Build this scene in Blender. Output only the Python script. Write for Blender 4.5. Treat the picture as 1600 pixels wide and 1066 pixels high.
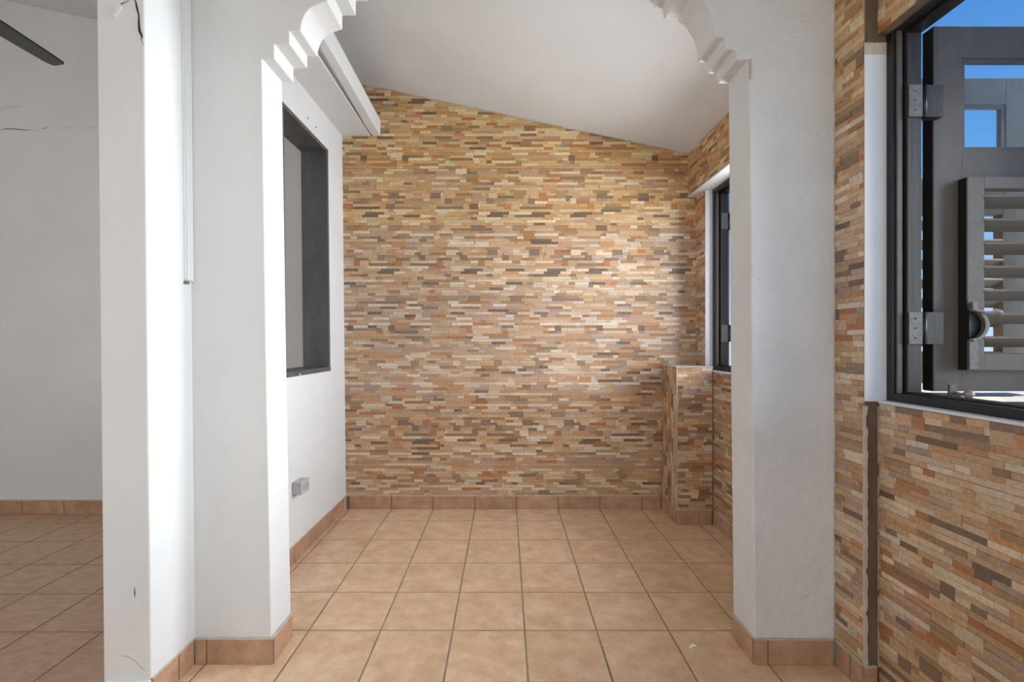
import bpy, bmesh, math, random
from mathutils import Vector, Matrix, Euler
random.seed(7)
S = bpy.context.scene
COL = S.collection
for o in list(bpy.data.objects): bpy.data.objects.remove(o)

# ------------------------------------------------------------------ camera, world, lights, exposure
F = 735.0; CX = 789.5; CY = 535.0; H = 1.32          # focal length and principal point in pixels of 1600x1066, eye height in m
cd = bpy.data.cameras.new('camera'); cam = bpy.data.objects.new('camera', cd); COL.objects.link(cam)
cam.location = (0, 0, H); cam.rotation_euler = (math.pi/2, 0, 0)
cd.sensor_fit = 'HORIZONTAL'; cd.sensor_width = 36; cd.lens = F*36/1600
cd.shift_x = (800-CX)/1600; cd.shift_y = (CY-533)/1600; cd.clip_start = .05
S.camera = cam
S.view_settings.view_transform = 'Standard'; S.view_settings.look = 'None'
S.view_settings.gamma = 1; S.view_settings.use_curve_mapping = False
S.view_settings.exposure = 0.0

w = bpy.data.worlds.new('world'); S.world = w; w.use_nodes = True
nt = w.node_tree; nt.nodes.clear()
def wn(t): return nt.nodes.new(t)
out = wn('ShaderNodeOutputWorld'); bg = wn('ShaderNodeBackground'); tc = wn('ShaderNodeTexCoord'); sp = wn('ShaderNodeSeparateXYZ'); rp = wn('ShaderNodeValToRGB')
nt.links.new(tc.outputs['Generated'], sp.inputs[0]); nt.links.new(sp.outputs['Z'], rp.inputs[0])
nt.links.new(rp.outputs[0], bg.inputs[0]); nt.links.new(bg.outputs[0], out.inputs[0])
e = rp.color_ramp.elements
e[0].position = 0.0; e[0].color = (.58, .78, 1.0, 1)
e[1].position = .55; e[1].color = (.05, .23, .66, 1)
x = e.new(.12); x.color = (.30, .56, .95, 1)
x = e.new(.30); x.color = (.14, .40, .85, 1)
bg.inputs[1].default_value = 1.0

def area(name, loc, target, sx, sy, power, col=(1, 1, 1)):
    l = bpy.data.lights.new(name, 'AREA'); l.shape = 'RECTANGLE'; l.size = sx; l.size_y = sy; l.energy = power; l.color = col
    o = bpy.data.objects.new(name, l); COL.objects.link(o); o.location = loc
    o.rotation_euler = (Vector(target)-Vector(loc)).to_track_quat('-Z', 'Y').to_euler(); return o
sl = bpy.data.lights.new('sun', 'SUN'); sl.energy = 5.0; sl.angle = math.radians(.6); sl.color = (1, .96, .9)
so = bpy.data.objects.new('sun', sl); COL.objects.link(so); so.rotation_euler = (math.radians(4), math.radians(-2), 0)
# lamps outside both windows give daylight; rear and left-room lamps are added, unseen fill
area('near_window_daylight', (2.42, 1.0, 1.85), (0, 1.0, 1.35), .95, 1.3, 25, (.90, .96, 1)).data.spread = math.radians(75)
area('far_window_daylight', (1.92, 2.72, 1.80), (0, 2.68, 1.75), .85, 1.25, 42, (.9, .95, 1)).data.spread = math.radians(125)
area('rear_side_fill', (1.30, -1.2, 1.6), (-1.5, .8, 1.5), 1.6, 1.8, 24, (.95, .985, 1))
area('rear_fill', (-.4, -2.3, 1.7), (-.2, 3, 1.5), 3.2, 2.4, 27, (.95, .985, 1))
area('left_room_fill', (-3.6, -1.6, 1.7), (-3.3, 3, 1.6), 2.2, 2.0, 46, (.96, .985, 1))

# ------------------------------------------------------------------ materials
def srgb(h):
    r = [int(h[i:i+2], 16)/255 for i in (0, 2, 4)]
    return tuple(c/12.92 if c <= .04045 else ((c+.055)/1.055)**2.4 for c in r)
def mat(name, col, rough=.6, spec=.5, noise=0, nscale=5, bump=0, bscale=40, metal=0, attr=False, rnd=0, detail=4, col2=None, coat=0, stretch=None, rnoise=0):
    m = bpy.data.materials.new(name); m.use_nodes = True; t = m.node_tree; b = t.nodes['Principled BSDF']; L = t.links
    b.inputs['Roughness'].default_value = rough; b.inputs['Metallic'].default_value = metal
    b.inputs['Specular IOR Level'].default_value = spec; b.inputs['Coat Weight'].default_value = coat; b.inputs['Coat Roughness'].default_value = .12
    tcn = t.nodes.new('ShaderNodeTexCoord'); vec = tcn.outputs['Object']
    if rnd:
        oi = t.nodes.new('ShaderNodeObjectInfo'); ad = t.nodes.new('ShaderNodeVectorMath'); ad.operation = 'ADD'
        cm = t.nodes.new('ShaderNodeMath'); cm.operation = 'MULTIPLY'; cm.inputs[1].default_value = 37.0
        L.new(oi.outputs['Random'], cm.inputs[0]); L.new(vec, ad.inputs[0]); L.new(cm.outputs[0], ad.inputs[1]); vec = ad.outputs[0]
    if stretch:
        mp = t.nodes.new('ShaderNodeMapping'); mp.inputs['Scale'].default_value = stretch; L.new(vec, mp.inputs[0]); vec = mp.outputs[0]
    if attr:
        at = t.nodes.new('ShaderNodeAttribute'); at.attribute_name = 'Col'; base = at.outputs['Color']
    else:
        rg = t.nodes.new('ShaderNodeRGB'); rg.outputs[0].default_value = (*col, 1); base = rg.outputs[0]
    if noise:
        n = t.nodes.new('ShaderNodeTexNoise'); n.inputs['Scale'].default_value = nscale; n.inputs['Detail'].default_value = detail; n.inputs['Roughness'].default_value = .65
        L.new(vec, n.inputs['Vector'])
        mr = t.nodes.new('ShaderNodeMapRange'); mr.inputs[1].default_value = .3; mr.inputs[2].default_value = .7
        L.new(n.outputs[0], mr.inputs[0])
        mx = t.nodes.new('ShaderNodeMix'); mx.data_type = 'RGBA'
        if col2:
            L.new(mr.outputs[0], mx.inputs['Factor']); L.new(base, mx.inputs['A']); mx.inputs['B'].default_value = (*col2, 1)
        else:
            mx.blend_type = 'MULTIPLY'; mx.inputs['Factor'].default_value = 1
            mr.inputs[3].default_value = 1-noise; mr.inputs[4].default_value = 1+noise*.4
            L.new(base, mx.inputs['A']); L.new(mr.outputs[0], mx.inputs['B'])
        base = mx.outputs['Result']
    if rnd:
        mr2 = t.nodes.new('ShaderNodeMapRange'); mr2.inputs[3].default_value = 1-rnd; mr2.inputs[4].default_value = 1+rnd
        L.new(oi.outputs['Random'], mr2.inputs[0]); m2 = t.nodes.new('ShaderNodeMix'); m2.data_type = 'RGBA'; m2.blend_type = 'MULTIPLY'; m2.inputs['Factor'].default_value = 1
        L.new(base, m2.inputs['A']); L.new(mr2.outputs[0], m2.inputs['B']); base = m2.outputs['Result']
    L.new(base, b.inputs['Base Color'])
    if rnoise:
        n3 = t.nodes.new('ShaderNodeTexNoise'); n3.inputs['Scale'].default_value = 3; L.new(tcn.outputs['Object'], n3.inputs['Vector'])
        mr3 = t.nodes.new('ShaderNodeMapRange'); mr3.inputs[3].default_value = rough-rnoise; mr3.inputs[4].default_value = rough+rnoise
        L.new(n3.outputs[0], mr3.inputs[0]); L.new(mr3.outputs[0], b.inputs['Roughness'])
    if bump:
        n2 = t.nodes.new('ShaderNodeTexNoise'); n2.inputs['Scale'].default_value = bscale; n2.inputs['Detail'].default_value = 5
        L.new(vec, n2.inputs['Vector'])
        bp = t.nodes.new('ShaderNodeBump'); bp.inputs['Strength'].default_value = 1; bp.inputs['Distance'].default_value = bump
        L.new(n2.outputs[0], bp.inputs['Height']); L.new(bp.outputs[0], b.inputs['Normal'])
    return m
M = {}
M['white'] = mat('white_plaster', (.715, .722, .722), .75, .3, .05, 2.2, .0016, 14)
M['stucco'] = mat('rough_plaster', (.715, .722, .722), .75, .3, .07, 4, .007, 26)
M['ceil'] = mat('ceiling_plaster', (.735, .745, .745), .8, .2, .05, 1.5, .001, 9)
M['reveal'] = mat('white_reveal_paint', (.74, .76, .78), .7, .3, .05, 6, .001, 30)
M['stone'] = mat('stone_strip_glaze', (1, 1, 1), .42, .5, .26, 70, .0012, 110, attr=True, coat=.25, rnoise=.06)
M['grout'] = mat('stone_joint', srgb('a08569'), .85, .2, .2, 30)
M['raw'] = mat('raw_mortar', srgb('6f5f50'), .9, .2, .35, 14, .004, 30, stretch=(1, 1, .3))
M['mortar'] = mat('pale_mortar', srgb('c9bcae'), .9, .2, .2, 30, .002, 60)
M['tile'] = mat('floor_tile_glaze', srgb('e9cbaa'), .34, .5, .5, 11, .0004, 30, rnd=.035, detail=7, col2=srgb('c9a27e'), rnoise=.05)
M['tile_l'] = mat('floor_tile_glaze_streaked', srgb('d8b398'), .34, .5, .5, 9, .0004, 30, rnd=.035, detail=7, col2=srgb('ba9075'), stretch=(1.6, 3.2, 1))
M['base'] = mat('baseboard_tile_glaze', srgb('c29e84'), .4, .5, .5, 12, .0004, 30, rnd=.06, detail=6, col2=srgb('a67e62'))
M['fgrout'] = mat('floor_grout', srgb('7d6c5c'), .9, .2, .3, 4, col2=srgb('a5927e'))
M['dark'] = mat('charcoal_paint', srgb('57504a'), .5, .4, .18, 12, .0006, 60)
M['daylit'] = mat('daylit_charcoal_paint', srgb('a09788'), .6, .4, .15, 12, .0006, 60)  # charcoal paint lightened, daylight on the second shutter put into its colour
M['black'] = mat('black_paint', srgb('1d1b1a'), .35, .5, .3, 20, .0012, 45)
M['peel'] = mat('peeling_black_paint', srgb('141312'), .4, .5, .5, 30, .003, 50, stretch=(1, 1, .25), col2=srgb('2a2826'))
M['post'] = mat('weathered_dark_wood', srgb('3b3835'), .55, .4, .5, 22, .001, 60, stretch=(1, 1, .08), col2=srgb('292624'))
M['lining'] = mat('dark_grey_wood', srgb('4a4a4a'), .5, .4, .3, 9, .0006, 50, stretch=(1, 1, .4), col2=srgb('5e5f61'))
M['metal'] = mat('painted_metal', srgb('6c6966'), .6, .5, .4, 60, .0015, 90)
M['knob'] = mat('worn_brass', srgb('a89a8c'), .5, .5, .3, 60, metal=.2)
M['plastic'] = mat('grey_plastic', srgb('b4b4b2'), .5, .5)
M['slot'] = mat('socket_slot', srgb('4a4a4a'), .7)
M['crack'] = mat('crack_dark', srgb('2c2c2e'), .95, .1)
M['hair'] = mat('hairline_grey', srgb('8a8a8a'), .95, .1)
M['fan'] = mat('dark_fan_blade', srgb('2b3034'), .4, .5, .3, 8, stretch=(6, .5, 1))
M['concrete'] = mat('outdoor_concrete', srgb('cfcac0'), .9, .2, .35, 9, .004, 40)
M['ground'] = mat('distant_ground', srgb('a9b4b2'), .95, .1, .2, .2)
M['chip'] = mat('white_paint_chip', (.85, .85, .83), .8)
g = bpy.data.materials.new('pane_glass'); g.use_nodes = True; pb = g.node_tree.nodes['Principled BSDF']
pb.inputs['Base Color'].default_value = (.93, .95, .97, 1); pb.inputs['Transmission Weight'].default_value = 1; pb.inputs['Roughness'].default_value = 0; pb.inputs['IOR'].default_value = 1.3
M['glass'] = g

# ------------------------------------------------------------------ helpers
def bm_obj(name, bm, m, parent=None, bevel=0, smooth=False):
    me = bpy.data.meshes.new(name); bmesh.ops.recalc_face_normals(bm, faces=bm.faces); bm.to_mesh(me); bm.free()
    if smooth:
        for p in me.polygons: p.use_smooth = True
    me.materials.append(M[m] if isinstance(m, str) else m)
    o = bpy.data.objects.new(name, me); COL.objects.link(o)
    if parent: o.parent = parent
    if bevel:
        b = o.modifiers.new('bevel', 'BEVEL'); b.width = bevel; b.segments = 2; b.limit_method = 'ANGLE'
    return o
def add_box(bm, x0, x1, y0, y1, z0, z1, f=None, rot=None):
    P = [(x, y, z) for x in (x0, x1) for y in (y0, y1) for z in (z0, z1)]
    if rot: c, q = rot; P = [tuple(q @ (Vector(p)-Vector(c)) + Vector(c)) for p in P]
    if f: P = [f(p) for p in P]
    v = [bm.verts.new(p) for p in P]
    for q in ((0, 1, 3, 2), (4, 6, 7, 5), (0, 4, 5, 1), (2, 3, 7, 6), (0, 2, 6, 4), (1, 5, 7, 3)): bm.faces.new([v[i] for i in q])
def box(name, m, dims, parent=None, bevel=0, f=None, rot=None):
    bm = bmesh.new(); add_box(bm, *dims, f=f, rot=rot); return bm_obj(name, bm, m, parent, bevel)
def boxes(name, m, lst, parent=None, bevel=0, f=None):
    bm = bmesh.new()
    for d in lst: add_box(bm, *d, f=f)
    return bm_obj(name, bm, m, parent, bevel)
def add_prism(bm, pts, y0, y1, place=None):
    """polygon pts (a, b) extruded from y0 to y1; place maps (a, t, b) to xyz"""
    place = place or (lambda a, t, b: (a, t, b))
    A = [bm.verts.new(place(a, y0, b)) for a, b in pts]; B = [bm.verts.new(place(a, y1, b)) for a, b in pts]
    bm.faces.new(A); bm.faces.new(B[::-1])
    n = len(pts)
    for i in range(n): bm.faces.new([A[i], B[i], B[(i+1) % n], A[(i+1) % n]])
def add_tube(bm, pts, radii, seg=10):
    pts = [Vector(p) for p in pts]; rings = []
    if not isinstance(radii, (list, tuple)): radii = [radii]*len(pts)
    for i, p in enumerate(pts):
        d = (pts[min(i+1, len(pts)-1)]-pts[max(i-1, 0)]).normalized()
        q = d.to_track_quat('Z', 'Y'); rings.append([bm.verts.new(p+q @ Vector((math.cos(a)*radii[i], math.sin(a)*radii[i], 0))) for a in [2*math.pi*k/seg for k in range(seg)]])
    for a, b in zip(rings, rings[1:]):
        for k in range(seg): bm.faces.new([a[k], a[(k+1) % seg], b[(k+1) % seg], b[k]])
    bm.faces.new(rings[0][::-1]); bm.faces.new(rings[-1])
def tube(name, m, pts, radii, parent=None, seg=10): bm = bmesh.new(); add_tube(bm, pts, radii, seg); return bm_obj(name, bm, m, parent, smooth=True)
def struct(o, label=None):
    o['kind'] = 'structure'
    if label: o['label'] = label
    return o
def empty(name, loc=(0, 0, 0), label=None, cat=None, group=None, kind=None):
    o = bpy.data.objects.new(name, None); COL.objects.link(o); o.location = loc; o.empty_display_size = .1
    if label: o['label'] = label
    if cat: o['category'] = cat
    if group: o['group'] = group
    if kind: o['kind'] = kind
    return o
def tag(o, label, cat, group=None):
    o['label'] = label; o['category'] = cat
    if group: o['group'] = group
    return o
def copy_tree(o, parent=None):
    c = o.copy(); COL.objects.link(c); c.parent = parent
    for ch in list(o.children): copy_tree(ch, c)
    return c
def CZ(x): return 3.127-.2137*x            # height of the sloping ceiling at x
def ribbon(name, pts, width, normal, parent, m='crack', taper=True):
    """a jagged crack lying on a plastered face"""
    bm = bmesh.new(); n = Vector(normal); P = [Vector(p) for p in pts]; L = []; R = []; K = len(P)
    for i, p in enumerate(P):
        d = (P[min(i+1, K-1)]-P[max(i-1, 0)]).normalized(); s = n.cross(d)
        wd = width*(.5+random.random()) * (1 if not taper else min(1, .25+2.2*min(i, K-1-i)/max(1, K-1)))
        L.append(bm.verts.new(p+s*wd/2+n*.0012)); R.append(bm.verts.new(p-s*wd/2+n*.0012))
    for i in range(K-1): bm.faces.new([L[i], L[i+1], R[i+1], R[i]])
    return bm_obj(name, bm, m, parent)
def jag(a, b, n, amp, axes=(1, 0, 1)):
    a = Vector(a); b = Vector(b); r = []
    for i in range(n+1):
        p = a.lerp(b, i/n)
        if 0 < i < n: p += Vector([random.uniform(-amp, amp)*k for k in axes])
        r.append(tuple(p))
    return r

# ------------------------------------------------------------------ split-face stone strips
PITCH = .45/21; ROWS = 21; MODH = PITCH*ROWS; MODW = .33
PAL = [(srgb('dccbb2'), 13), (srgb('d3bd9f'), 14), (srgb('c9aa87'), 24), (srgb('c09d78'), 18), (srgb('c39568'), 10), (srgb('b17b4f'), 5), (srgb('8c7560'), 6), (srgb('786655'), 2), (srgb('b59a87'), 11), (srgb('a58866'), 8)]
def pick(rng):
    r = rng.random()*sum(k for _, k in PAL)
    for c, k in PAL:
        r -= k
        if r <= 0: return c
    return PAL[0][0]
# tint of the cladding tiles: browner low down, pinkish in the middle, golden high up (one entry per course of tiles)
COURSE_TINT = [(1.0, .95, .93), (1.0, .97, 1.0), (1.03, 1.02, 1.08), (1.07, 1.03, 1.0), (1.10, 1.02, .84), (1.10, 1.0, .76), (1.10, 1.0, .76)]
def make_module(seed):
    rng = random.Random(seed); out = []; busy = [[] for _ in range(ROWS)]
    for i in range(ROWS):
        s = rng.uniform(0, .33); end = s+MODW
        cuts = [s]
        while cuts[-1] < end-.05:
            cuts.append(min(end, cuts[-1]+rng.choice((.05, .07, .09, .11, .13, .16, .19))))
            if end-cuts[-1] < .035: cuts[-1] = end
        if cuts[-1] < end: cuts.append(end)
        last = None; segs = list(zip(cuts, cuts[1:]))
        for (u, v) in busy[i]:             # leave room for blocks two rows tall that start below
            for sh in (-MODW, 0, MODW):
                nu, nv = u+sh, v+sh; new = []
                for a, b in segs:
                    if nv <= a or nu >= b: new.append((a, b)); continue
                    if nu-a > .008: new.append((a, nu))
                    if b-nv > .008: new.append((nv, b))
                segs = new
        for a, b in segs:
            c = pick(rng)
            while c == last: c = pick(rng)
            last = c
            if b-a < .11 and rng.random() < .16 and c[1] < .5 and 1 < i < ROWS-1 and not busy[i]: hh = 2; busy[i+1].append((a, b))
            else: hh = 1
            out.append((i, a, b, hh, c, rng.uniform(.0015, .0040)))
    return out
MODS = [make_module(11), make_module(23), make_module(37)]
def clip_poly(P, f):
    R = []
    for i in range(len(P)):
        a, b = P[i], P[(i+1) % len(P)]; fa, fb = f(a), f(b)
        if fa >= 0: R.append(a)
        if (fa >= 0) != (fb >= 0):
            t = fa/(fa-fb); R.append((a[0]+(b[0]-a[0])*t, a[1]+(b[1]-a[1])*t))
    return R
def strip_polys(s0, s1, z0, z1, place, top=None, zoff=.447, soff=0, batch=0):
    """strips of one rectangular region; place(s, z, d) -> xyz, d = how far proud of the wall"""
    res = []; G = .0003
    m0 = math.floor((z0-zoff)/MODH)-1; m1 = math.floor((z1-zoff)/MODH)+1
    n0 = math.floor((s0-soff)/MODW)-2; n1 = math.floor((s1-soff)/MODW)+1
    for mz in range(m0, m1+1):
        for ns in range(n0, n1+1):
            hsh = random.Random(mz*31+batch*977)
            mod = MODS[hsh.randrange(3)]; sh = hsh.uniform(0, .33)
            tr = random.Random(mz*7+ns*13+batch); tint = tr.uniform(.94, 1.05); off = sh
            for (i, a, b, hh, c, d) in mod:
                zb = zoff+mz*MODH+i*PITCH; zt = zb+PITCH*hh; a2 = soff+off+ns*MODW+a; b2 = a2+(b-a)
                if b2 < s0+.004 or a2 > s1-.004 or zt < z0+.002 or zb > z1-.002: continue
                jj = random.Random(int(a2*4001)+i*17+mz*331); jw = lambda: jj.uniform(-.0009, .0007)
                P = [(a2+G, zb+G+jw()), (b2-G, zb+G+jw()), (b2-G, zt-G+jw()), (a2+G, zt-G+jw())]
                if i == 0: P = [(p[0], max(p[1], zb+.0016)) for p in P]
                P = clip_poly(P, lambda p: p[0]-s0); P = clip_poly(P, lambda p: s1-p[0])
                P = clip_poly(P, lambda p: p[1]-z0); P = clip_poly(P, lambda p: z1-p[1])
                if top: P = clip_poly(P, lambda p: top(p[0])-p[1])
                if len(P) < 3: continue
                j = random.Random(int(a2*7919)+i*101+mz*1009)
                if j.random() < .45: c = pick(j)
                jt = j.uniform(.9, 1.08)*tint
                hue = j.uniform(-.05, .05); gr, gg, gb = COURSE_TINT[min(max(mz, 0), 6)]
                col = (min(1, c[0]*jt*(1+hue)*gr), min(1, c[1]*jt*gg), min(1, c[2]*jt*(1-hue)*gb))
                dd = d*(1.35 if hh == 2 else 1)+j.uniform(0, .001)
                F3 = [place(p[0], p[1], dd+j.uniform(-.0005, .0005)) for p in P]; B3 = [place(p[0], p[1], 0) for p in P]
                uv = [(q[0]/max(q[1], .05), q[2]/max(q[1], .05)) for q in F3]
                # only what lies inside the picture counts
                ar = abs(sum(uv[k][0]*uv[(k+1) % len(uv)][1]-uv[(k+1) % len(uv)][0]*uv[k][1] for k in range(len(uv))))/2
                cu = CX+F*sum(u for u, _ in uv)/len(uv); cv = CY-F*(sum(v for _, v in uv)/len(uv)-H/1)*0
                if F3[0][1] < .3 or cu > 1640: ar = 0
                zc = sum((q[2]-H)/max(q[1], .05) for q in F3)/len(F3)*F
                if abs(zc) > 560: ar = 0
                res.append((ar, F3, B3, col))
    return res
def emit_strips(polys, parent, cap=300):
    polys.sort(key=lambda t: -t[0])
    def mesh(name, lst):
        V = []; Fc = []; C = []
        for ar, F3, B3, col in lst:
            n = len(F3); k = len(V); V += F3+B3
            Fc.append(tuple(range(k, k+n))); C += [col]*n
            for i in range(n):
                j = (i+1) % n; Fc.append((k+i, k+n+i, k+n+j, k+j)); C += [col]*4
        me = bpy.data.meshes.new(name); me.from_pydata(V, [], Fc); me.materials.append(M['stone'])
        a = me.color_attributes.new('Col', 'FLOAT_COLOR', 'CORNER')
        buf = []
        for c in C: buf += [*c, 1]
        a.data.foreach_set('color', buf); me.update(); return me
    for t in polys[:cap]:
        if t[0] <= 0: break
        o = bpy.data.objects.new('stone_strip', mesh('stone_strip', [t])); COL.objects.link(o); o.parent = parent
    rest = [t for k, t in enumerate(polys) if k >= cap or t[0] <= 0]
    if rest:
        o = bpy.data.objects.new('stone_strip_field', mesh('stone_strip_field', rest)); COL.objects.link(o); o.parent = parent; o['kind'] = 'stuff'

# ------------------------------------------------------------------ floor
BX = .089; BY = 2.156; TS = .33
floor = struct(box('floor', 'fgrout', (-6.2, 1.75, -2.6, 3.9, -.10, -.0018)), 'pinkish beige square ceramic tiles laid straight across the rooms')
def tile_mesh(w, d, name='floor_tile'):
    bm = bmesh.new(); c = .0022; hw, hd = w/2, d/2
    lo = [bm.verts.new(p) for p in ((-hw, -hd, -.008), (hw, -hd, -.008), (hw, hd, -.008), (-hw, hd, -.008))]
    mi = [bm.verts.new(p) for p in ((-hw, -hd, -.0012), (hw, -hd, -.0012), (hw, hd, -.0012), (-hw, hd, -.0012))]
    hi = [bm.verts.new(p) for p in ((-hw+c, -hd+c, 0), (hw-c, -hd+c, 0), (hw-c, hd-c, 0), (-hw+c, hd-c, 0))]
    bm.faces.new(hi)
    for A, B in ((lo, mi), (mi, hi)):
        for k in range(4): bm.faces.new([A[k], A[(k+1) % 4], B[(k+1) % 4], B[k]])
    me = bpy.data.meshes.new(name); bmesh.ops.recalc_face_normals(bm, faces=bm.faces); bm.to_mesh(me); bm.free(); return me
cache = {}
def lay(x0, x1, y0, y1, bx, by, sx, sy, m, ymin_parts=.95):
    g = .0075; far = bmesh.new(); any_far = False
    for i in range(math.floor((x0-bx)/sx), math.ceil((x1-bx)/sx)):
        for j in range(math.floor((y0-by)/sy), math.ceil((y1-by)/sy)):
            a0 = max(x0, bx+i*sx+g/2); a1 = min(x1, bx+(i+1)*sx-g/2); b0 = max(y0, by+j*sy+g/2); b1 = min(y1, by+(j+1)*sy-g/2)
            if a1-a0 < .01 or b1-b0 < .01: continue
            if b1 < ymin_parts: add_box(far, a0, a1, b0, b1, -.008, 0); any_far = True; continue
            k = (round(a1-a0, 4), round(b1-b0, 4), m)
            if k not in cache:
                cache[k] = tile_mesh(a1-a0, b1-b0); cache[k].materials.append(M[m])
            o = bpy.data.objects.new('floor_tile', cache[k]); COL.objects.link(o); o.parent = floor
            o.location = ((a0+a1)/2, (b0+b1)/2, random.uniform(-.0003, .0003))
    if any_far: o = bm_obj('floor_tile_field', far, m, floor); o['kind'] = 'stuff'
    else: far.free()
lay(-1.36, 1.52, -2.5, 3.735, BX, BY, TS, TS, 'tile')
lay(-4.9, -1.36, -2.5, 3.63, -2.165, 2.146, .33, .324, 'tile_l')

# ------------------------------------------------------------------ ceiling
bm = bmesh.new(); add_prism(bm, [(-6.2, CZ(-6.2)), (1.60, CZ(1.60)), (1.60, CZ(1.60)+.12), (-6.2, CZ(-6.2)+.12)], -2.6, 3.95)
ceil = struct(bm_obj('ceiling', bm, 'ceil'), 'pale sloping plastered ceiling dropping towards the window side')

# ------------------------------------------------------------------ back wall with stone strips
wb = struct(box('wall_back', 'grout', (-1.33, 1.75, 3.733, 3.93, 0, 3.55)), 'end wall of the alcove clad in split-face stone strips')
P = strip_polys(-1.30, 1.53, .112, 3.5, lambda s, z, d: (s, 3.733-d, z), top=lambda s: CZ(s)-.004, soff=-.921)
emit_strips(P, wb, 300)
bm = bmesh.new()                       # ragged pale mortar fillet along the ceiling joint and above the baseboard
xs = [-1.2+.11*k for k in range(25)]
for a, b in zip(xs, xs[1:]):
    t = random.uniform(.004, .012)
    add_prism(bm, [(a, CZ(a)-t), (b, CZ(b)-t*.8), (b, CZ(b)+.003), (a, CZ(a)+.003)], 3.722, 3.733)
bm_obj('joint_mortar', bm, 'mortar', wb)
boxes('base_mortar', 'mortar', [(-1.26+.04*k, -1.26+.04*(k+1), 3.724, 3.733, .1005, .1105+random.uniform(-.002, .003)) for k in range(62)], wb)
for (px, pz) in ((634, 637), (687, 634), (712, 641), (790, 338), (1010, 208), (884, 207)):
    X = (px-CX)*3.725/F; Z = H-(pz-CY)*3.725/F; bm = bmesh.new()
    bmesh.ops.create_icosphere(bm, subdivisions=1, radius=.005, matrix=Matrix.Translation((X, 3.727, Z)) @ Matrix.Diagonal((1.5, .5, .8, 1)))
    bm_obj('nail_hole' if pz > 250 else 'mortar_chip', bm, 'crack' if pz > 250 else 'chip', wb)

# ------------------------------------------------------------------ left wall (with the framed opening) between alcove and side room
def shearL(p): return (p[0]-.0105*p[2]-.008*(3.73-p[1]), p[1], p[2])
Y0, Y1 = 1.70, 3.73; oy0, oy1, oz0, oz1 = 2.72, 3.42, 1.125, 2.72
xa, xb = -1.435, -1.262
wl = struct(boxes('wall_left', 'white', [(xa, xb, Y0, oy0, 0, 3.6)], None, .006, shearL), 'white plastered wall between alcove and side room with framed opening')
boxes('wall_part', 'white', [(xa, xb, oy1, Y1+.02, 0, 3.6), (xa, xb, oy0-.0005, oy1+.0005, 0, oz0), (xa, xb, oy0-.0005, oy1+.0005, oz1, 3.6)], wl, 0, shearL)
for q in (((-1.3725, 1.7, .0), (-1.3725, 1.7, .0)),): pass
ZP = lambda v, Y: H-(v-CY)*Y/F
XP = lambda u, Y: (u-CX)*Y/F
cr = [(205, -6), (212, 2), (214, 12), (217, 24), (217, 36), (218, 48), (222, 57), (221, 62), (225, 72)]
ribbon('crack', [(XP(u, 1.699), 1.699, ZP(v, 1.699)) for u, v in cr], .0055, (0, -1, 0), wl)
ribbon('crack', [(XP(u, 1.699), 1.699, ZP(v, 1.699)) for u, v in ((204, -2), (198, 3), (190, 6), (186, 12), (181, 22))], .004, (0, -1, 0), wl)
ribbon('crack', [(XP(u, 1.699), 1.699, ZP(v, 1.699)) for u, v in ((211, 917), (210.5, 926), (211.5, 935))], .0025, (0, -1, 0), wl)
ribbon('hairline_crack', [(XP(u, 1.699), 1.699, ZP(v, 1.699)) for u, v in ((186, 1024), (200, 1026), (212, 1033), (220, 1043), (229, 1047))], .0014, (0, -1, 0), wl, 'hair')
bm = bmesh.new()                      # raised flake of plaster beside the crack
fl = [(190, 8), (193, 12), (188, 20), (182, 28), (179, 29), (184, 17), (187, 9)]
add_prism(bm, [(XP(u, 1.7), ZP(v, 1.7)) for u, v in fl], 1.690, 1.703); bm_obj('plaster_flake', bm, 'reveal', wl)
box('plaster_foot', 'white', (XP(165, 1.69), XP(233, 1.69), 1.688, 1.703, .088, .102), wl, .003)
box('plaster_foot', 'white', (-1.44, -1.28, 1.695, 1.703, .0, .09), wl)

wo = empty('window_3', (0, 0, 0), 'dark grey wood-lined opening in the white left wall', kind='structure')
for nm, d in (('side_lining', (-1.445, -1.256, oy1-.026, oy1, oz0, oz1)), ('side_lining', (-1.445, -1.256, oy0, oy0+.026, oz0, oz1)),
              ('head_lining', (-1.445, -1.256, oy0+.026, oy1-.026, oz1-.026, oz1)), ('sill_lining', (-1.445, -1.253, oy0, oy1, oz0-.012, oz0+.02))):
    box(nm, 'lining', d, wo, .003, shearL)
for (u, v) in ((482, 185), (495, 199)):
    Y = -(1.29)*F/(u-CX); bm = bmesh.new(); bmesh.ops.create_icosphere(bm, subdivisions=2, radius=.006, matrix=Matrix.Translation((shearL((-1.262, Y, ZP(v, Y)))))); bm_obj('screw_plug', bm, 'metal', wl)
bm = bmesh.new(); bmesh.ops.create_icosphere(bm, subdivisions=2, radius=.008, matrix=Matrix.Translation(shearL((-1.25, 2.9, 1.122)))); bm_obj('hinge_stub', bm, 'plastic', wo)

# concrete ledge high on the left wall, with a drip groove behind its lip
bm = bmesh.new()
def xy_prism(bm, pts, z0, z1):
    add_prism(bm, pts, z0, z1, lambda a, t, b: (a, b, t))
xy_prism(bm, [(-1.34, 2.05), (-1.075, 2.05), (-1.067, 3.732), (-1.34, 3.732)], 2.958, 3.06)
lg = struct(bm_obj('trim_1', bm, 'white', None, .004), 'white plastered ledge with a grooved lip above the framed opening')
bm = bmesh.new(); xy_prism(bm, [(-1.012, 2.05), (-.968, 2.05), (-.990, 3.732), (-1.055, 3.732), (-1.058, 3.56)], 2.955, 3.085); bm_obj('ledge_lip', bm, 'white', lg, .004)
bm = bmesh.new(); xy_prism(bm, [(-1.09, 2.05), (-.99, 2.05), (-1.0, 3.73), (-1.08, 3.73)], 2.985, 3.07); bm_obj('groove_floor', bm, 'ceil', lg)

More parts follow.
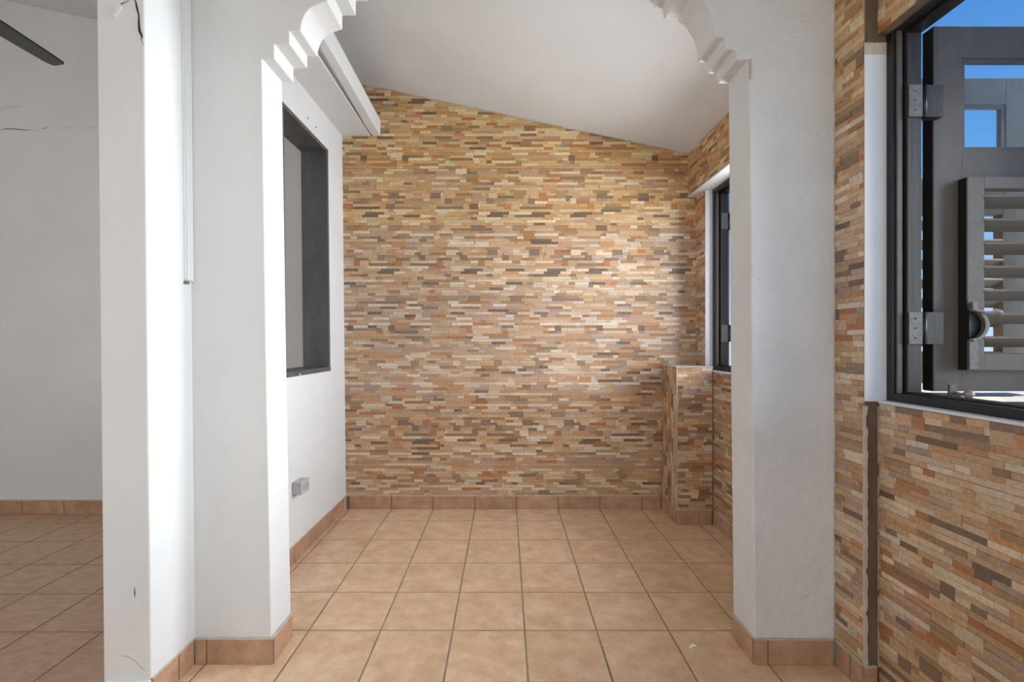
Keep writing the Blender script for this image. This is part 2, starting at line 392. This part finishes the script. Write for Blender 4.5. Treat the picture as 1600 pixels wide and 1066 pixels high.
# ------------------------------------------------------------------ arch wall
left = [(-.962, 0), (-.985, 1.3), (-1.003, 2.488), (-.951, 2.488), (-.951, 2.549), (-.889, 2.551), (-.889, 2.603), (-.843, 2.603), (-.840, 2.628), (-.828, 2.665), (-.803, 2.696), (-.765, 2.715), (-.732, 2.725),
        (-.732, 2.787), (-.671, 2.787), (-.671, 2.852), (-.617, 2.852), (-.612, 2.88), (-.56, 2.94), (-.46, 2.975), (-.40, 2.98), (-.40, 3.01)]
right = [(.40, 3.0), (.40, 2.96), (.50, 2.94), (.58, 2.90), (.617, 2.85), (.666, 2.84), (.668, 2.82), (.704, 2.817), (.712, 2.772), (.774, 2.762), (.81, 2.733), (.843, 2.683), (.860, 2.63), (.864, 2.579), (.902, 2.575), (.908, 2.527), (.945, 2.525), (.953, 2.483), (1.003, 2.482), (1.012, 1.3), (1.026, 0)]
def cove(P, i, j, n=4):
    out = P[:i+1]
    for k in range(i, j):
        p0 = P[max(i, k-1)]; p1 = P[k]; p2 = P[k+1]; p3 = P[min(j, k+2)]
        for q in range(1, n+1):
            t = q/n; out.append(tuple(.5*((2*p1[a])+(-p0[a]+p2[a])*t+(2*p0[a]-5*p1[a]+4*p2[a]-p3[a])*t*t+(-p0[a]+3*p1[a]-3*p2[a]+p3[a])*t**3) for a in (0, 1)))
    return out+P[j+1:]
left = cove(left, 7, 12); right = cove(right, 9, 13)
AY0, AY1 = 1.937, 2.115
wa = []
bm = bmesh.new(); top = [(1.50, CZ(1.50)+.02), (0, CZ(0)+.02), (-1.36, CZ(-1.36)+.02)]
pl = [(-1.36, 0)]+left+[(-.3, 3.02), (0, 3.03)]+[(0, CZ(0)+.02), (-1.36, CZ(-1.36)+.02)]
add_prism(bm, pl, AY0, AY1); arch = struct(bm_obj('wall_arch', bm, 'white', None, .004), 'white wall with a stepped moulded arch opening into the alcove')
bm = bmesh.new(); pr = [(0, 3.03), (.3, 3.01)]+right+[(1.50, 0), (1.50, CZ(1.50)+.02), (0, CZ(0)+.02)]
add_prism(bm, pr, AY0-.005, AY1); bm_obj('right_pillar', bm, 'stucco', arch, .005)
box('corner_crumble', 'mortar', (1.000, 1.010, 1.925, 1.934, 2.40, 2.483), arch, .002)
for u, v in ((1212, 185), (1186, 437), (1254, 33), (1241, 59), (1277, 212), (1260, 933), (1197, 693)):
    bm = bmesh.new(); bmesh.ops.create_icosphere(bm, subdivisions=1, radius=.0022, matrix=Matrix.Translation((XP(u, 1.932), 1.9318, ZP(v, 1.932)))); bm_obj('pinhole', bm, 'hair', arch)
# thin ragged paint line where pillar meets stone wall
for k in range(30):
    pass
ribbon('paint_edge', jag((1.352, 1.9315, .1), (1.352, 1.9315, 2.8), 90, .0025), .005, (0, -1, 0), arch, 'mortar', False)

# cable trunking in the corner
ct = empty('cable_trunking', (-1.29, 1.91, 1.56), 'white plastic cable trunking running down the corner beside the left pilaster', 'trunking')
box('channel', 'white', (-.022, .014, -.012, .026, .01, 1.85), ct, .002, lambda p: (p[0]-.0105*(p[2]+1.56)+.012, p[1], p[2]))
box('cover_strip', 'reveal', (-.018, .008, -.017, -.011, .012, 1.85), ct, .001, lambda p: (p[0]-.0105*(p[2]+1.56)+.012, p[1], p[2]))
box('end_clip', 'metal', (-.034, .008, -.020, .0, -.004, .006), ct)
tube('wire_stub', 'crack', [(-.03, -.008, .004), (-.028, -.010, .018), (-.022, -.012, .02)], .0035, ct)

# outlet box
ox = empty('outlet_box', (-1.272, 2.865, .445), 'grey surface-mounted socket box low on the white alcove wall', 'outlet')
box('back_box', 'plastic', (0, .047, -.057, .057, -.036, .036), ox, .003)
box('cover_plate', 'plastic', (.047, .054, -.060, .060, -.040, .040), ox, .002)
for yy in (-.026, .026):
    box('socket_face', 'plastic', (.054, .057, yy-.017, yy+.017, -.014, .014), ox, .002)
    boxes('socket_slots', 'slot', [(.0565, .0578, yy-.010, yy+.004, .005, .008), (.0565, .0578, yy-.008, yy+.003, -.008, -.005), (.0565, .0578, yy+.009, yy+.013, -.003, .003)], ox)

# ------------------------------------------------------------------ side room
wsr = struct(box('wall_side_room', 'white', (-6.2, -1.40, 3.62, 3.78, 0, 4.5)), 'plain white end wall of the side room with a hairline crack')
box('bond_beam', 'white', (-6.1, -1.44, 3.6185, 3.625, 2.985, 4.4), wsr, .004)
yq = 3.618
def srp(pts, wd, m='hair'): ribbon('crack', [(XP(u, yq), yq, ZP(v, yq)) for u, v in pts], wd, (0, -1, 0), wsr, m)
srp([(0, 203), (12, 201), (28, 202), (42, 203.5), (52, 202)], .007)
srp([(54, 203), (62, 204)], .006); srp([(66, 202), (72, 200), (75, 198)], .008)
srp([(99, 201), (111, 199.5)], .008); srp([(140, 199.5), (157, 200.5)], .008)
srp([(0, 171), (14, 167), (40, 166)], .005)
struct(box('wall_far_left', 'white', (-6.3, -6.1, -2.6, 3.8, 0, 4.5)), 'white side wall of the side room beyond the frame')
struct(box('wall_rear', 'white', (-6.2, 1.75, -2.75, -2.6, 0, 4.5)), 'white wall behind the viewer')

# ceiling fan (one blade reaches into view)
fan = empty('ceiling_fan', (-2.09, 1.56, 2.62), 'dark-bladed ceiling fan hanging in the side room at upper left', 'ceiling fan')
tube('down_rod', 'fan', [(0, 0, .06), (0, 0, CZ(-2.09)-2.62-.05)], .013, fan)
tube('motor_housing', 'fan', [(0, 0, -.09), (0, 0, -.075), (0, 0, -.03), (0, 0, .03), (0, 0, .07), (0, 0, .085)], [.03, .075, .105, .105, .07, .02], fan, 28)
tube('canopy', 'fan', [(0, 0, CZ(-2.09)-2.62-.07), (0, 0, CZ(-2.09)-2.62-.02), (0, 0, CZ(-2.09)-2.62+.02)], [.02, .06, .065], fan, 24)
bl = [(.09, -.03), (.16, -.058), (.35, -.068), (.58, -.056), (.612, -.052), (.622, -.044), (.650, .02), (.655, .034), (.645, .046), (.62, .055), (.35, .072), (.16, .062), (.09, .03)]
def blade(ang):
    bm = bmesh.new(); add_prism(bm, bl, -.004, .004, lambda a, t, b: (a, b, t+b*.16))
    for v in bm.verts: v.co = Matrix.Rotation(ang, 3, 'Z') @ v.co
    return bm
for a in (90, 210, 330): bm_obj('blade', blade(math.radians(a)), 'fan', fan, .0015)

# ------------------------------------------------------------------ right wall, near part (window 1)
NX = 1.355; NL = 1.404; NF = 1.437; NY = 1.777; NYn = .42; WZ = 1.097; HZ = 2.480
wr = struct(box('wall_right', 'grout', (NX+.002, 1.545, NY, 1.99, 0, 3.0)), 'stone-strip clad wall on the right around the near window')
boxes('wall_part', 'grout', [(NL+.002, 1.545, -2.6, NY, HZ, 3.0), (NL+.002, 1.545, -2.6, NY, 0, WZ-.004), (NX+.002, 1.545, -2.6, NYn, 0, 3.0)], wr)
pn = lambda s, z, d: (NX+.002-d, s, z)
pl_ = lambda s, z, d: (NL+.002-d, s, z)
P = strip_polys(NY+.002, 1.95, .108, 2.85, pn, soff=.1, batch=1)
P += strip_polys(.3, NY-.006, HZ+.002, 2.85, pl_, soff=.1, batch=1)
P += strip_polys(.3, NY-.012, .0, WZ-.006, pl_, soff=.06, batch=2)
emit_strips(P, wr, 300)
box('raw_return', 'raw', (NX+.004, NL+.01, NY-.006, NY+.001, .10, WZ), wr)
box('raw_return', 'raw', (NX+.006, NL+.01, NY-.006, NY+.001, HZ-.03, 2.85), wr, .002)
for x0, nm in ((NX, 'edge_mortar'), (NL, 'edge_mortar')):      # ragged mortar left and right of the raw joint
    zz = [.10+k*.02 for k in range(50)]; yy = [NY-.005-random.uniform(0, .006)*(1 if x0 == NX else 1.5) for _ in zz]
    bm = bmesh.new(); add_prism(bm, list(zip(yy, zz))+[(NY+.004, zz[-1]), (NY+.004, zz[0])], x0-.002, x0+.008, lambda a, t, b: (t, a, b))
    bm_obj(nm, bm, 'mortar', wr)
box('window_reveal', 'reveal', (NX+.001, NF+.02, NY-.004, NY+.001, WZ-.0, HZ-.03), wr)
box('reveal_top_plaster', 'mortar', (NX-.001, NF, NY-.006, NY, HZ-.075, HZ-.03), wr, .002)
box('reveal_gap', 'raw', (NX+.006, NF, NY-.003, NY+.001, HZ-.03, HZ+.005), wr)
box('sill_mortar', 'reveal', (NL-.004, 1.54, NYn, NY-.008, WZ-.006, WZ+.004), wr, .003)
box('header_soffit', 'raw', (NL+.003, 1.540, NYn, NY, HZ-.004, HZ+.002), wr)

def make_frame(win, X, y0, y1, z0, z1):
    """three-step frame: outer casing, inner post ring, both sides"""
    for nm, a, b in (('casing', 'peel', None),):
        pass
    box('casing_jamb', 'peel', (X, X+.038, y1-.032, y1, z0, z1), win, .003)
    box('casing_jamb', 'peel', (X, X+.038, y0, y0+.032, z0, z1), win, .003)
    box('casing_head', 'peel', (X, X+.038, y0+.032, y1-.032, z1-.032, z1), win, .003)
    box('casing_sill', 'black', (X, X+.038, y0+.032, y1-.032, z0, z0+.030), win, .003)
    box('casing_bead', 'dark', (X+.010, X+.030, y1-.040, y1-.032, z0+.03, z1-.032), win, .002)
    box('post', 'post', (X+.042, X+.096, y1-.046, y1, z0, z1), win, .003)
    box('post', 'post', (X+.042, X+.096, y0, y0+.046, z0, z1), win, .003)
    box('head', 'black', (X+.042, X+.096, y0+.046, y1-.046, z1-.046, z1), win, .003)
    box('sill_rail', 'black', (X+.042, X+.096, y0+.046, y1-.046, z0, z0+.036), win, .003)
w1 = empty('window_1', (0, 0, 0), 'black-framed near window with its charcoal louvred shutter swung open outside', kind='structure')
make_frame(w1, NF, NYn, NY, WZ+.004, 2.505)

# ---- shutter sash: local x = 0..W away from hinge, y = 0 (room-facing side when open) .. T, z = 0..HT
def make_sash(W, HT, T=.045):
    r = empty('shutter_sash', (0, 0, 0)); st = .105
    box('hinge_stile', 'dark', (0, st, 0, T, 0, HT), r, .002)
    box('edge_strip', 'black', (-.002, 0, .001, T-.001, .002, HT-.002), r)
    box('outer_stile', 'dark', (W-st, W, 0, T, 0, HT), r, .002)
    pt = HT-.118; pb = HT-.465; mr = HT-.572; br = .085
    for nm, a, b in (('top_rail', pt, HT), ('middle_rail', mr, pb), ('bottom_rail', 0, br)): box(nm, 'dark', (st, W-st, .001, T-.001, a, b), r, .002)
    bm = bmesh.new(); k = .016          # glazing bead round the pane
    for d in ((st, st+k, -.0, .014, pb, pt), (W-st-k, W-st, -.0, .014, pb, pt), (st+k, W-st-k, 0, .014, pt-k, pt), (st+k, W-st-k, 0, .014, pb, pb+k)): add_box(bm, *[d[0], d[1], d[2]+.006, d[3]+.006, d[4], d[5]])
    bm_obj('glazing_bead', bm, 'dark', r)
    box('glass_pane', 'glass', (st+.004, W-st-.004, .022, .026, pb+.004, pt-.004), r)
    lp = empty('louvre_panel', (0, 0, 0)); lp.parent = r
    a, b, z0, z1 = .093, W-.093, .080, mr-.002
    yF, yB = -.034, .008; s2 = .062
    box('panel_stile', 'dark', (a, a+s2, yF, yB, z0, z1), lp, .002)
    box('panel_stile', 'dark', (b-s2, b, yF, yB, z0, z1), lp, .002)
    box('edge_strip', 'black', (a-.002, a, yF+.001, -.0005, z0+.001, z1-.001), lp)
    box('panel_rail', 'dark', (a+s2, b-s2, yF+.001, yB, z1-.043, z1), lp, .002)
    box('panel_rail', 'dark', (a+s2, b-s2, yF+.001, yB, z0, z0+.062), lp, .002)
    n = 7; lo = z0+.062; hi = z1-.043; pitch = (hi-lo)/n
    for i in range(n):
        zc = lo+pitch*(i+.5); q = Matrix.Rotation(math.radians(-36), 3, 'X')
        box('louvre_slat', 'dark', (a+s2-.002, b-s2+.002, -.012-.028, -.012+.028, zc-.0055, zc+.0055), lp, .0015, None, ((0, -.012, zc), q))
    return r
sash = make_sash(.68, 1.363)
sash.parent = w1; sash.location = (1.598, 1.755, 1.137)
# latch on the louvre panel of the near sash
def sp_(u, v, Y=1.712): return (XP(u, Y), Y, ZP(v, Y))
lt = empty('latch', (0, 0, 0)); lt.parent = w1; lt['label'] = 'worn grey metal cam latch with lever'
def lt_box(n, u0, u1, v0, v1, y0, y1, m='metal'): box(n, m, (XP(u0, y0), XP(u1, y0), y0, y1, ZP(v1, y0), ZP(v0, y0)), lt, .001)
lt_box('latch_bracket', 1520, 1529, 472, 486, 1.702, 1.716)
lt_box('latch_plate', 1515, 1529, 533, 577, 1.712, 1.722)
bm = bmesh.new(); cc = sp_(1514, 508, 1.706); A_ = [math.radians(80-165*k/16) for k in range(17)]
add_prism(bm, [(cc[0]+.066*math.cos(a), cc[2]+.060*math.sin(a)) for a in A_]+[(cc[0]+.050*math.cos(a), cc[2]+.052*math.sin(a)) for a in A_[::-1]], 1.696, 1.712); bm_obj('latch_hook', bm, 'metal', lt, .002)
tube('latch_lever', 'metal', [sp_(u, v, 1.695) for u, v in ((1526, 487), (1540, 488.5), (1550, 488.5), (1556, 487), (1562, 489), (1565, 492))], [.006, .006, .007, .011, .011, .006], lt)
bm = bmesh.new(); cc = sp_(1514, 508, 1.715)
add_prism(bm, [(cc[0]+.052*math.cos(a), cc[2]+.056*math.sin(a)) for a in [-math.pi/2+math.pi*k/14 for k in range(15)]], 1.714, 1.722); bm_obj('latch_disc', bm, 'black', lt)
# stay knob and bracket at the foot
box('stay_bracket', 'metal', (XP(1482, 1.70), XP(1493, 1.70), 1.695, 1.705, ZP(618, 1.70), ZP(601, 1.70)), w1, .002)
tube('stay_rod', 'metal', [(XP(1488, 1.70), 1.69, ZP(614, 1.70)), (XP(1500, 1.68), 1.675, ZP(617, 1.68))], .007, w1)
bm = bmesh.new(); bmesh.ops.create_uvsphere(bm, u_segments=20, v_segments=12, radius=.0155, matrix=Matrix.Translation((XP(1514, 1.67), 1.67, ZP(616, 1.67)))); bm_obj('stay_knob', bm, 'knob', w1, smooth=True)
def hinge(win, x0, x1, y, z0, z1, dx=0):
    h = box('hinge', 'metal', (x0+.002, x0+.052, y-.004, y, z0, z1), win, .001)
    box('hinge_leaf', 'post', (x0+.060, x1+.012, y-.002, y+.03, z0, z1), win, .001)
    tube('hinge_barrel', 'black', [(x0+.062, y+.002, z0), (x0+.062, y+.002, z1)], .009, win)
    for k in (.2, .5, .8):
        bm = bmesh.new(); bmesh.ops.create_icosphere(bm, subdivisions=1, radius=.0035, matrix=Matrix.Translation((x0+.027, y-.005, z0+(z1-z0)*k))); bm_obj('hinge_screw', bm, 'metal', win)
for v0, v1 in ((133, 183), (488, 538)): hinge(w1, NF+.042, 1.598, NY-.048, ZP(v1, 1.73), ZP(v0, 1.73))

# ------------------------------------------------------------------ right wall, far part (window 2)
FX = 1.449; FL = 1.51; FF = 1.5625; FY = 3.55; FYn = 2.16; WZ2 = 1.112; HZ2 = 2.475
wf = struct(box('wall_right_alcove', 'grout', (FL+.002, 1.69, FY, 3.75, 0, HZ2+.01)), 'stone-strip clad side wall of the alcove with the far window')
boxes('wall_part', 'grout', [(FX+.002, 1.69, 2.10, 3.75, HZ2, 3.0), (FL+.002, 1.69, 2.10, FY, 0, WZ2-.002), (FL+.002, 1.69, 1.99, FYn, 0, 3.0)], wf)
P = strip_polys(2.05, 3.735, HZ2+.002, 2.9, lambda s, z, d: (FX+.002-d, s, z), top=lambda s: CZ(FX)-.003, soff=.2, batch=4)
P += strip_polys(FY+.004, 3.735, 1.10, HZ2, lambda s, z, d: (FL+.002-d, s, z), soff=.2, batch=5)
P += strip_polys(2.05, 3.735, .10, WZ2-.004, lambda s, z, d: (FL+.002-d, s, z), soff=.2, batch=5)
emit_strips(P, wf, 150)
box('window_reveal', 'reveal', (FL, FF+.02, FY-.002, FY+.003, WZ2, HZ2), wf)
box('header_soffit', 'reveal', (FX-.006, 1.685, FYn, 3.733, HZ2-.008, HZ2+.002), wf, .003)
box('sill_mortar', 'reveal', (FL-.004, 1.68, FYn, FY-.002, WZ2-.008, WZ2), wf, .003)
w2 = empty('window_2', (0, 0, 0), 'black-framed far window half hidden behind the right pillar', kind='structure')
make_frame(w2, FF, FYn, FY, WZ2+.001, 2.470)
for v0, v1 in ((333, 358), (508, 534)): hinge(w2, FF+.042, 1.72, FY-.048, ZP(v1, 3.5), ZP(v0, 3.5))
def place_sash(win, loc):
    c = copy_tree(sash, win); c.location = loc; return c
place_sash(w2, (1.722, 3.53, 1.15)).scale = (1, 1, .96)
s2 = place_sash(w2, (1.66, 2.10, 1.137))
def lighten(o):  # recolours one shutter lighter, standing in for daylight on it
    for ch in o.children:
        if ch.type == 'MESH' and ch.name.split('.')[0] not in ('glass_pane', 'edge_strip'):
            ch.material_slots[0].link = 'OBJECT'; ch.material_slots[0].material = M['daylit']
        lighten(ch)
lighten(s2)

# ------------------------------------------------------------------ tiled corner plinth
tp = empty('tiled_plinth', (1.38, 3.56, 0), 'low stone-strip clad box built into the far right corner', 'plinth')
px0, px1, py0, py1, pt = 1.245, 1.505, 3.408, 3.73, 1.143
def loc(p): return (p[0]-1.38, p[1]-3.56, p[2])
box('core', 'grout', (*[px0-1.38, px1-1.38], py0-3.56, py1-3.56, 0, pt-.004), tp)
def pskew(x, y): return x+(y-py0)*.11
P = strip_polys(px0, px1-.008, .104, pt-.008, lambda s, z, d: (s-.0, py0-d, z), soff=.05, batch=8)
P = [(a, [Vector(loc(q)) for q in f], [Vector(loc(q)) for q in b], c) for a, f, b, c in P]
Pl = strip_polys(.112, pt-.008, 0, .34, lambda s, z, d: (px0-d, 3.42+z, s), soff=.05, batch=9)
Pl = [(a, [Vector(loc(q)) for q in f], [Vector(loc(q)) for q in b], c) for a, f, b, c in Pl if max(q[1] for q in f) < 3.732]
emit_strips([(a, [tuple(v) for v in f], [tuple(v) for v in b], c) for a, f, b, c in P+Pl], tp, 300)
box('top_mortar', 'mortar', (px0-.006-1.38, px1-1.38, py0-.006-3.56, py1-3.56, pt-.006, pt+.001), tp, .002)
box('corner_bead', 'mortar', (px0-.005-1.38, px0+.001-1.38, py0-.006-3.56, py0+.001-3.56, .1, pt-.004), tp)

# ------------------------------------------------------------------ baseboards, tile by tile
BH = .1015
def base_run(parent, axis, c, out, a0, a1, joints, hgt=BH, m='base'):
    """axis 'x': runs along x at y=c; out = -1/+1 the side it faces; thickness 11 mm"""
    t = .011; J = [a0]+[j for j in sorted(joints) if a0+.008 < j < a1-.008]+[a1]
    for p, q in zip(J, J[1:]):
        lo, hi = (c, c+out*t) if out > 0 else (c+out*t, c)
        d = (p+.003, q-.003, lo, hi, .0005, hgt) if axis == 'x' else (lo, hi, p+.003, q-.003, .0005, hgt)
        box('baseboard_tile', m, d, parent, .0015)
    lo, hi = (c, c+out*.006) if out > 0 else (c+out*.006, c)
    d = (a0, a1, lo, hi, .0, hgt+.003) if axis == 'x' else (lo, hi, a0, a1, .0, hgt+.003)
    box('joint_grout', 'fgrout', d, parent, 0)
    lo, hi = (c, c+out*.012) if out > 0 else (c+out*.012, c)
    d = (a0, a1, lo, hi, hgt, hgt+.0045) if axis == 'x' else (lo, hi, a0, a1, hgt, hgt+.0045)
    box('top_joint', 'mortar', d, parent, .0015)
jx = [BX+.33*k for k in range(-14, 6)]; jy = [BY+.33*k for k in range(-14, 6)]
def bb(side, lab): return struct(empty('baseboard_'+side, (0, 0, 0)), lab)
b = bb('back', 'beige ceramic baseboard under the stone end wall'); base_run(b, 'x', 3.731, -1, -1.235, px0-.012, jx)
b = bb('left', 'beige ceramic baseboard along the white left wall'); base_run(b, 'y', -1.273, 1, AY1+.001, 3.72, jy+[3.70]); base_run(b, 'y', -1.283, 1, 1.70, 1.925, [1.835])
b = bb('arch', 'beige ceramic baseboard round both arch pillars')
base_run(b, 'x', AY0, -1, -1.272, -.951, [-1.224]); base_run(b, 'y', -.963, 1, 1.938, AY1-.003, [])
base_run(b, 'x', 1.932, -1, 1.016, 1.342, [1.073]); base_run(b, 'y', 1.026, -1, 1.933, AY1-.003, [])
b = bb('right', 'beige ceramic baseboard under the stone wall at right'); base_run(b, 'y', NX+.001, -1, 1.772, 1.920, [1.838]); base_run(b, 'x', NY-.004, -1, NX-.008, NL-.008, [], .0995)
b = bb('alcove_right', 'beige ceramic baseboard beside the corner plinth'); base_run(b, 'y', FL, -1, 2.12, py0-.012, [2.5, 2.83, 3.13, 3.36])
for o in (('x', py0, -1, px0-.011, px1-.012, [1.402]), ('y', px0, -1, py0+.001, py1-.012, [3.47])):
    n0 = len(COL.objects); q = bb('plinth', 'beige ceramic baseboard round the corner plinth') if o[0] == 'x' else q; base_run(q, *o, hgt=.1035)
b = bb('side_room', 'brown ceramic baseboard across the side room end wall'); base_run(b, 'x', 3.621, -1, -4.9, -1.45, [-3.71+.3225*k for k in range(-4, 8)], .1035)

# ------------------------------------------------------------------ little things on the floor
bm = bmesh.new(); r0 = random.Random(3)
pts = [(.014*(1+.45*r0.uniform(-1, 1))*math.cos(a), .011*(1+.5*r0.uniform(-1, 1))*math.sin(a)) for a in [k*math.pi/4.5 for k in range(9)]]
add_prism(bm, pts, 0, .003, lambda a, t, b: (a, b, t+a*.15+.002)); o = bm_obj('paint_chip', bm, 'chip'); o.location = (XP(1083, 2.04), 2.04, .0005)
tag(o, 'small white paint flake lying on a beige floor tile', 'paint chip')

# ------------------------------------------------------------------ outdoors
struct(box('trim_2', 'concrete', (1.70, 3.3, -.5, 3.6, .86, 1.08), None, .01), 'pale concrete ledge outside the windows')
struct(box('ground', 'ground', (1.8, 400, -300, 400, -3.2, -3.0)), 'hazy distant ground outside')
